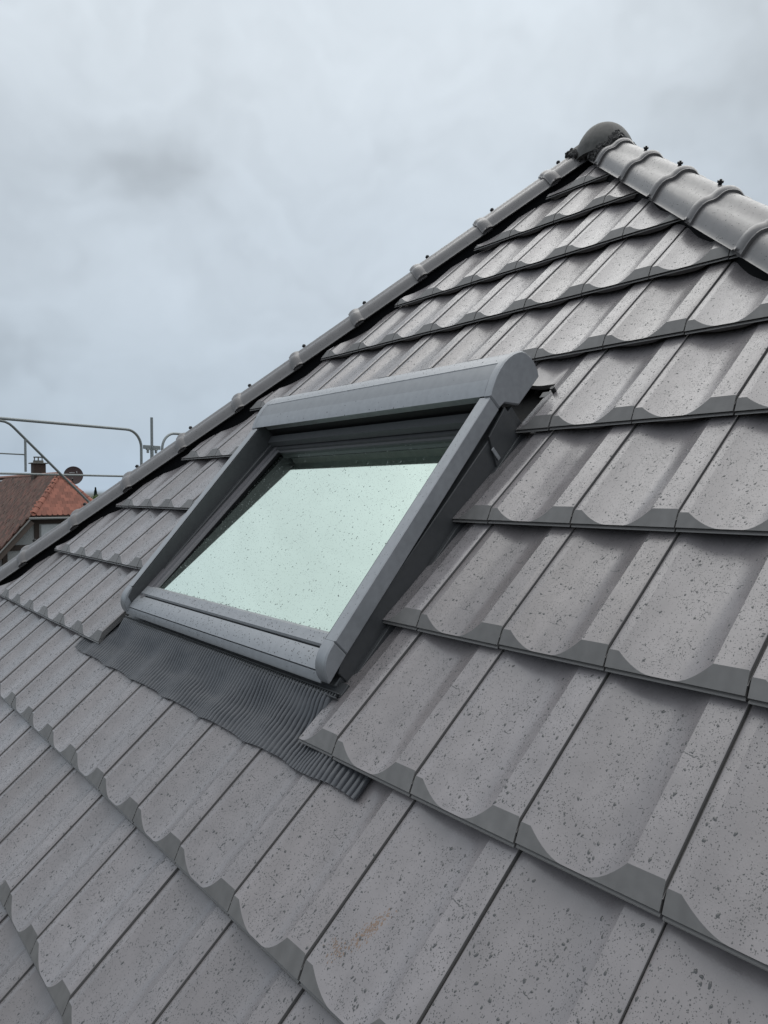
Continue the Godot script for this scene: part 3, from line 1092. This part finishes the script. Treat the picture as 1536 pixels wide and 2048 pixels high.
	for j in n_rows:
		var d := hl - 0.02 - 0.140 * j
		var half := hw * (d / hl)
		for i in range(-8, 9):
			var z := 0.163 * i + (0.0815 if j % 2 == 1 else 0.0)
			if absf(z) > half - 0.02:
				continue
			var pt := pa + hd * d + Vector3(0, 0, z) + hn * 0.012
			var tb := Basis(Vector3(0, 0, -1), -hd, hn)
			var tl := part("roof_tile", om[rng.randi() % 4], rf)
			tl.transform = Transform3D(tb * Basis(Vector3(1, 0, 0), 0.06 + rng.randf_range(-0.015, 0.015)) * Basis(Vector3(0, 0, 1), rng.randf_range(-0.02, 0.02)), pt)
	# half-round tiles on the two hips and the ridge
	var hm := st_new()
	for k in 8:
		var a0 := PI * k / 8.0
		var a1 := PI * (k + 1) / 8.0
		var c0 := Vector3(cos(a0), sin(a0) * 0.9, 0)
		var c1 := Vector3(cos(a1), sin(a1) * 0.9, 0)
		quad(hm, c0 * 0.088, c1 * 0.088, c1 * 0.105 + Vector3(0, 0, 0.30), c0 * 0.105 + Vector3(0, 0, 0.30), 1)
		quad(hm, c0 * 0.105 + Vector3(0, 0, 0.30), c1 * 0.105 + Vector3(0, 0, 0.30), c1 * 0.078 + Vector3(0, 0, 0.30), c0 * 0.078 + Vector3(0, 0, 0.30))
	var hipm: Array = []
	var hbase := done(hm)
	for sd in [1.0, -1.0]:
		var dirh := (Vector3(xg, pa.y - drop, pa.z + sd * hw) - pa)
		var ln := dirh.length()
		dirh = dirh.normalized()
		var k0 := (Vector3.UP - dirh * dirh.y).normalized()
		for k in 8:
			var tl := part("hip_tile", hbase, rf, Vector3.ZERO, M.orange[(k + 1) % 4])
			tl.transform = Transform3D(Basis(k0.cross(dirh), k0, dirh), pa + dirh * (0.265 * k - 0.04) + k0 * 0.0)
	for k in 36:
		var tl := part("ridge_tile", hbase, rf, Vector3.ZERO, M.orange_dull)
		tl.transform = Transform3D(Basis(Vector3(0, 0, 1), Vector3.UP, Vector3(-1, 0, 0)), pa + Vector3(-0.02 - 0.29 * k, 0.0, 0))
	part("ridge_flashing", box_mesh(Vector3((pa.x + xb) * 0.5 - 0.1, pa.y - 0.115, pa.z + 0.115), Vector3(10.6, 0.05, 0.03), 0.002, M.white), rf)
	# gutter under the half-hip and verge boards down the gable
	var gz := st_new()
	add_box(gz, Vector3(xg + 0.05, pa.y - drop - 0.06, pa.z), Vector3(0.12, 0.07, 2.56), 0.02)
	part("gutter", done(gz, M.zinc), t, o)
	for sd in [1.0, -1.0]:
		var a := Vector3(xg + 0.01, pa.y - drop - 0.05, pa.z + sd * hw)
		var b := Vector3(xg + 0.01, ye - 0.02, pa.z + sd * (eave_w + 0.02))
		var dd := (b - a).normalized()
		var mid := (a + b) * 0.5
		part("verge_board", box_mesh(mid + Vector3(0.0, -0.10, 0), Vector3(0.05, 0.20, (b - a).length()), 0.004, M.verge, Basis(Vector3(1, 0, 0), dd.cross(Vector3(1, 0, 0)).normalized() * -1.0, dd)), t, o)
		part("verge_trim", box_mesh(mid + Vector3(0.015, 0.015, 0), Vector3(0.12, 0.03, (b - a).length()), 0.004, M.zinc, Basis(Vector3(1, 0, 0), dd.cross(Vector3(1, 0, 0)).normalized() * -1.0, dd)), t, o)
	# chimney with its cowl
	var cx := -28.05
	var ch := part("chimney", box_mesh(Vector3(cx, 1.29, pa.z), Vector3(0.42, 0.90, 0.42), 0.01, M.chimney), t, o)
	part("cap_slab", box_mesh(Vector3(cx, 1.755, pa.z), Vector3(0.56, 0.04, 0.56), 0.005, M.concrete), ch)
	part("pot", tube_mesh([Vector3(cx, 1.77, pa.z), Vector3(cx, 1.86, pa.z)], 0.18, M.concrete, 16), ch)
	for k in 6:
		var an := TAU * k / 6.0 + 0.3
		part("cowl_leg", box_mesh(Vector3(cx + 0.15 * cos(an), 1.90, pa.z + 0.15 * sin(an)), Vector3(0.025, 0.14, 0.025), 0.002, M.concrete), ch)
	part("cowl", tube_mesh([Vector3(cx, 1.965, pa.z), Vector3(cx, 1.985, pa.z), Vector3(cx, 2.0, pa.z)], 0.17, M.concrete, 16), ch)
	build_dish()

func build_dish() -> void:
	var c := Vector3(-26.646, 1.289, -7.511)
	var base := Vector3(-26.72, 0.35, -7.56)
	var t := thing("satellite_dish", "round dark brown satellite dish standing behind the orange half-hip", "satellite dish", Transform3D(Basis.IDENTITY, base))
	var fw := Vector3(0.93, 0.10, 0.36).normalized()
	var sx := Vector3.UP.cross(fw).normalized()
	var uy := fw.cross(sx)
	var o := c - base
	var st := st_new()
	var rr := 0.325
	var p: Array = []
	for i in 7:
		var f := i / 6.0
		var row: Array[Vector3] = []
		for k in 32:
			var a := TAU * k / 32
			row.append(o + (sx * cos(a) + uy * sin(a)) * rr * f + fw * (0.06 * f * f - 0.03))
		p.append(row)
	for i in 6:
		for k in 32:
			var j := (k + 1) % 32
			quad(st, p[i][k], p[i + 1][k], p[i + 1][j], p[i][j], 1)
	part("bowl", done(st, M.dish), t)
	var rim: Array = []
	for k in 33:
		var a := TAU * k / 32
		rim.append(o + (sx * cos(a) + uy * sin(a)) * rr + fw * 0.03)
	part("rim", tube_mesh(rim, 0.010, M.dish_rim, 8), t)
	part("arm", tube_mesh([o - uy * (rr - 0.02) + fw * 0.02, o - uy * 0.20 + fw * 0.36], 0.011, M.dish_rim, 8), t)
	part("receiver", tube_mesh([o - uy * 0.20 + fw * 0.34, o - uy * 0.15 + fw * 0.40], 0.028, M.black, 10), t)
	part("mast", tube_mesh([Vector3.ZERO - Vector3(0, 0.6, 0), Vector3(0, 0.5, 0), o - fw * 0.06], 0.022, M.galv_dark, 10), t)
	var ls := st_new()     # worn maker's lettering: only a light smear of strokes is left
	for k in 5:
		add_box(ls, o + sx * (-0.12 + 0.035 * k) + uy * 0.105 + fw * 0.012, Vector3(0.024, 0.022, 0.004), 0.0, Basis(sx, uy, fw))
	add_box(ls, o + sx * 0.115 + uy * 0.125 + fw * 0.014, Vector3(0.016, 0.085, 0.004), 0.0, Basis(sx, uy, fw))
	part("worn_lettering", done(ls, M.white), t)

# ---------------------------------------------------------------- trees
func leaf_cloud(st: SurfaceTool, c: Vector3, rad: Vector3, count: int, size: float, cone := false) -> void:
	for i in count:
		var d := Vector3(rng.randfn(), rng.randfn(), rng.randfn()).normalized() * pow(rng.randf(), 0.4)
		var p := c + d * rad
		if cone:
			var h := rng.randf()
			var rr := (1.0 - h) * rad.x * (0.6 + 0.4 * rng.randf()) * sqrt(rng.randf())
			var a := rng.randf() * TAU
			p = c + Vector3(cos(a) * rr, h * rad.y, sin(a) * rr)
		var n := Vector3(rng.randfn(), rng.randfn() + 0.6, rng.randfn()).normalized()
		var s := n.cross(Vector3(rng.randfn(), rng.randfn(), rng.randfn())).normalized() * size * rng.randf_range(0.6, 1.3)
		var b := n.cross(s.normalized()) * size * rng.randf_range(0.5, 1.0)
		tri(st, p - s, p + b, p + s)
		tri(st, p - s, p + s, p - b * 0.8)

func build_trees() -> void:
	var spots := [[Vector3(-91.25, 0, -28.87), 7.95, 1.7, true, "slim dark conifer rising above the far greenery"],
		[Vector3(-68.9, 0, -21.4), 7.5, 1.6, false, "olive green bushy tree just beyond the right hip of the orange roof"],
		[Vector3(-72.6, 0, -23.2), 7.45, 1.5, false, "mid green bushy tree in front of the far conifer"],
		[Vector3(-76.3, 0, -24.9), 7.6, 1.7, false, "pale green tree close behind the grey hip tiles"],
		[Vector3(-81.5, 0, -24.9), 7.35, 1.6, false, "low dark green tree between the dish and the conifer"]]
	for s in spots:
		var pos: Vector3 = s[0]
		var h: float = s[1]
		var r: float = s[2]
		var con: bool = s[3]
		var t := thing("conifer" if con else "tree", s[4], "tree", Transform3D(Basis.IDENTITY, Vector3(pos.x, GROUND_Y, pos.z)), "" if con else "trees beyond the neighbouring house")
		part("trunk", tube_mesh([Vector3.ZERO, Vector3(0.05, h * 0.4, 0), Vector3(0, h * 0.85, 0.05)], 0.13, M.bark, 8), t)
		var st := st_new()
		if con:
			leaf_cloud(st, Vector3(0, h * 0.12, 0), Vector3(r, h * 0.92, r), 4500, 0.11, true)
		else:
			for k in 9:
				var a := rng.randf() * TAU
				leaf_cloud(st, Vector3(cos(a) * r * 0.55, h * rng.randf_range(0.5, 0.86), sin(a) * r * 0.55), Vector3(r * 0.55, h * 0.14, r * 0.55), 420, 0.16)
		part("crown", done(st, M.needles if con else M.leaves[rng.randi() % 3]), t)

# ---------------------------------------------------------------- sky
func sky_texture() -> ImageTexture:
	var w := 1536
	var h := 768
	var im := Image.create(w, h, false, Image.FORMAT_RGBF)
	var n1 := FastNoiseLite.new()
	n1.seed = 11
	n1.frequency = 1.6
	n1.fractal_octaves = 5
	var n2 := FastNoiseLite.new()
	n2.seed = 23
	n2.frequency = 4.5
	n2.fractal_octaves = 6
	# darker banks of cloud: direction, angular reach, depth
	var banks := [[Vector3(-0.863, 0.388, -0.324), 0.090, 0.15], [Vector3(-0.872, 0.33, -0.355), 0.075, 0.13], [Vector3(-0.930, 0.36, -0.16), 0.10, 0.13], [Vector3(-0.958, 0.167, -0.235), 0.06, 0.22], [Vector3(-0.37, 0.47, -0.80), 0.13, 0.18], [Vector3(-0.30, 0.36, -0.88), 0.16, 0.14], [Vector3(-0.705, 0.45, -0.56), 0.05, 0.045], [Vector3(-0.80, 0.25, -0.55), 0.10, 0.04]]
	for y in h:
		var el := PI * (0.5 - (y + 0.5) / h)
		for x in w:
			var az := TAU * (x + 0.5) / w
			var d := Vector3(sin(az) * cos(el), sin(el), -cos(az) * cos(el))
			var e := maxf(d.y, 0.0)
			var c := Vector3(0.445, 0.540, 0.645).lerp(Vector3(0.480, 0.565, 0.650), smoothstep(0.0, 0.10, e))
			c = c.lerp(Vector3(0.600, 0.677, 0.756), smoothstep(0.05, 0.32, e))
			c = c.lerp(Vector3(0.690, 0.758, 0.822), smoothstep(0.30, 0.54, e))
			c = c.lerp(Vector3(1.08, 1.13, 1.17), smoothstep(0.54, 1.0, e))
			var warp := Vector3(n2.get_noise_3dv(d), n2.get_noise_3dv(d + Vector3(7, 0, 0)), n2.get_noise_3dv(d + Vector3(0, 7, 0))) * 0.13
			var wd := d + warp * 0.8
			var k := 1.015 + 0.085 * n1.get_noise_3d(wd.x, wd.y * 2.6, wd.z) + 0.075 * n2.get_noise_3d(wd.x * 1.3, wd.y * 3.4, wd.z * 1.3)
			for b in banks:
				var q: float = (d + warp).distance_to(b[0].normalized()) / b[1]
				k -= b[2] * exp(-q * q * 0.9)
			c *= k
			if d.y < 0.0:
				c = c.lerp(Vector3(0.16, 0.17, 0.16), smoothstep(0.0, 0.04, -d.y))
			im.set_pixel(x, y, Color(c.x, c.y, c.z))
	return ImageTexture.create_from_image(im)

# ---------------------------------------------------------------- materials list
func build_materials() -> void:
	var col := noise_tex(3, 0.010, 512, 0.86, 1.0, 5)
	var rgh := noise_tex(4, 0.030, 512, 0.55, 1.0, 4)
	var nrm := bump_tex(8, 0.22, 512, 1.6)
	M.tile = []
	M.nose = []
	for k in 5:
		var g: float = [0.206, 0.224, 0.190, 0.212, 0.236][k]
		var warm: float = [1.016, 1.022, 1.030, 1.014, 1.010][k]
		var m := mat(lin(g * 1.045 * warm, g * 0.975, g * 1.01 / warm), 0.37, 0.0, 0.55)
		m.albedo_texture = col
		m.roughness_texture = rgh
		m.normal_enabled = true
		m.normal_texture = nrm
		m.normal_scale = 0.12
		m.clearcoat_enabled = true
		m.clearcoat = 0.25
		m.clearcoat_roughness = 0.28
		M.tile.append(triplanar(m, 3.1))
		# matt nose: the tile tone darkened, its shade put into the colour
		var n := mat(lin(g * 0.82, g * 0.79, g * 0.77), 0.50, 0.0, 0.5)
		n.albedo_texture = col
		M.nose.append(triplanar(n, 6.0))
	M.tile_edge = mat(lin(0.158, 0.151, 0.147), 0.36)      # tile tone darkened, shade of lips and joints put into the colour
	M.drop = mat(lin(0.070, 0.070, 0.071), 0.10)
	M.glass_drop = mat(lin(0.14, 0.165, 0.155), 0.10)
	M.clay = triplanar(mat(lin(0.235, 0.165, 0.125), 0.6), 20.0)
	M.clay.albedo_texture = col
	M.hip = mat(lin(0.166, 0.156, 0.155), 0.42)
	M.hip.albedo_texture = col
	M.hip.roughness_texture = rgh
	M.hip = triplanar(M.hip, 4.0)
	M.cap = mat(lin(0.090, 0.087, 0.081), 0.62)
	M.cap.albedo_texture = noise_tex(31, 0.03, 256, 0.65, 1.0, 5)
	M.cap = triplanar(M.cap, 5.0)
	M.mortar = mat(lin(0.045, 0.043, 0.042), 0.9)
	M.rubber = mat(lin(0.008, 0.008, 0.009), 0.9, 0.0, 0.2)
	M.black = mat(lin(0.012, 0.012, 0.013), 0.45)
	M.deck = mat(lin(0.05, 0.048, 0.046), 0.9)
	M.render = mat(lin(0.55, 0.52, 0.47), 0.9)
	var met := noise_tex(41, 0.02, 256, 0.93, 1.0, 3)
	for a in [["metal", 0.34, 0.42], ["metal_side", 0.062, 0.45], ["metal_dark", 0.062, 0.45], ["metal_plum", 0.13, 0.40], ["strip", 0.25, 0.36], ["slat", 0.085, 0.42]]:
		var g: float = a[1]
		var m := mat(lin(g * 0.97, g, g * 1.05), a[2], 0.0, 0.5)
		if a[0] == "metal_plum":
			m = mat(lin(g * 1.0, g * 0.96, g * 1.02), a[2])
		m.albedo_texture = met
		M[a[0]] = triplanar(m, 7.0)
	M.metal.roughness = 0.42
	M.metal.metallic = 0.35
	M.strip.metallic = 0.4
	M.glass = mat(lin(0.755, 0.865, 0.755), 0.035, 1.0)
	M.apron = mat(lin(0.066, 0.068, 0.076), 0.32, 0.0, 0.6)
	M.apron.albedo_texture = met
	M.apron = triplanar(M.apron, 9.0)
	var zn := noise_tex(51, 0.06, 256, 0.7, 1.0, 4)
	M.galv = mat(lin(0.34, 0.37, 0.37), 0.55, 0.35)
	M.galv.albedo_texture = zn
	M.galv = triplanar(M.galv, 6.0)
	M.galv_dark = mat(lin(0.17, 0.19, 0.19), 0.6, 0.3)
	M.zinc = mat(lin(0.22, 0.22, 0.21), 0.6, 0.2)
	M.wood = mat(lin(0.24, 0.18, 0.12), 0.85)
	M.plaster = triplanar(mat(lin(0.50, 0.50, 0.48), 0.9), 2.0)
	M.plaster.albedo_texture = zn
	M.white = triplanar(mat(lin(0.66, 0.67, 0.66), 0.85), 2.0)
	M.white.albedo_texture = met
	M.timber = mat(lin(0.055, 0.040, 0.032), 0.85)
	M.verge = mat(lin(0.10, 0.075, 0.06), 0.8)
	M.brown_deck = mat(lin(0.045, 0.028, 0.022), 0.9)
	M.brown_tile = mat(lin(0.105, 0.058, 0.044), 0.85)
	M.brown_tile.vertex_color_use_as_albedo = true
	M.orange = []
	for k in 4:
		var g: float = [1.0, 0.78, 1.14, 0.90][k]
		M.orange.append(mat(lin(0.240 * g, 0.090 * g, 0.058 * g * 1.05), 0.8))
	M.orange_dull = mat(lin(0.20, 0.10, 0.075), 0.85)
	M.chimney = triplanar(mat(lin(0.085, 0.056, 0.044), 0.9), 3.0)
	M.chimney.albedo_texture = zn
	M.concrete = mat(lin(0.14, 0.135, 0.12), 0.9)
	M.dish = mat(lin(0.075, 0.048, 0.045), 0.6)
	M.dish_rim = mat(lin(0.05, 0.036, 0.034), 0.55)
	M.bark = mat(lin(0.06, 0.045, 0.035), 0.9)
	M.needles = mat(lin(0.020, 0.042, 0.026), 0.8)
	M.leaves = [mat(lin(0.060, 0.085, 0.032), 0.8), mat(lin(0.075, 0.095, 0.040), 0.8), mat(lin(0.05, 0.075, 0.03), 0.8)]
	for m in M.leaves:
		m.backlight_enabled = true
		m.backlight = Color(0.25, 0.3, 0.1)
	M.ground = mat(lin(0.085, 0.084, 0.070), 0.95)
	M.ground.albedo_texture = noise_tex(61, 0.01, 512, 0.5, 1.0, 5)
	M.ground = triplanar(M.ground, 0.05)

# ---------------------------------------------------------------- main
func _ready() -> void:
	rng.seed = 20240517
	var s := sqrt(1 - COS_PITCH * COS_PITCH)
	RB = Basis(Vector3(1, 0, 0), Vector3(0, s, -COS_PITCH), Vector3(0, COS_PITCH, s))
	# camera
	var cam := Camera3D.new()
	cam.name = "camera"
	var cb := Basis(Vector3(0.6335738, 0.5427169, -0.5514005), -Vector3(0.0208940, -0.7244388, -0.6890224), -Vector3(-0.7734000, 0.4250256, -0.4703250))
	cam.transform = Transform3D(RB * cb, RB * Vector3(1.04937, 0.10353, 0.85428))
	cam.fov = rad_to_deg(2.0 * atan(1024.0 / 1453.7))
	cam.near = 0.02
	cam.far = 4000.0
	add_child(cam)
	cam.current = true
	# sky, exposure
	var we := WorldEnvironment.new()
	we.name = "environment"
	var env := Environment.new()
	env.background_mode = Environment.BG_SKY
	var sky := Sky.new()
	var sm := PanoramaSkyMaterial.new()
	sm.panorama = sky_texture()
	sky.sky_material = sm
	env.sky = sky
	env.tonemap_mode = Environment.TONE_MAPPER_LINEAR
	env.tonemap_exposure = 1.0
	env.sdfgi_enabled = true
	env.ssao_enabled = true
	env.ssil_enabled = true
	we.environment = env
	add_child(we)
	# sun behind the overcast
	var sun := DirectionalLight3D.new()
	sun.name = "sun"
	sun.light_color = Color(1.0, 0.985, 0.96)
	sun.light_energy = 0.5
	sun.light_angular_distance = 70.0
	sun.shadow_enabled = true
	add_child(sun)
	sun.look_at_from_position(Vector3(-1.5, 8.6, -4.0), Vector3.ZERO, Vector3.RIGHT)
	build_materials()
	# setting
	var gm := PlaneMesh.new()
	gm.size = Vector2(3000, 3000)
	var ground := structure("ground", gm, M.ground, "grassy ground far below the roofs")
	ground.position = Vector3(0, GROUND_Y, 0)
	# the roof in front of us
	var roof := thing("tiled_roof", "wet dark grey tiled hip roof filling the foreground", "roof", Transform3D(RB, Vector3.ZERO))
	build_house_shell(roof)
	build_tiles(roof)
	build_hips(roof)
	build_cap(roof)
	build_window()
	build_scaffold()
	build_neighbour()
	build_trees()
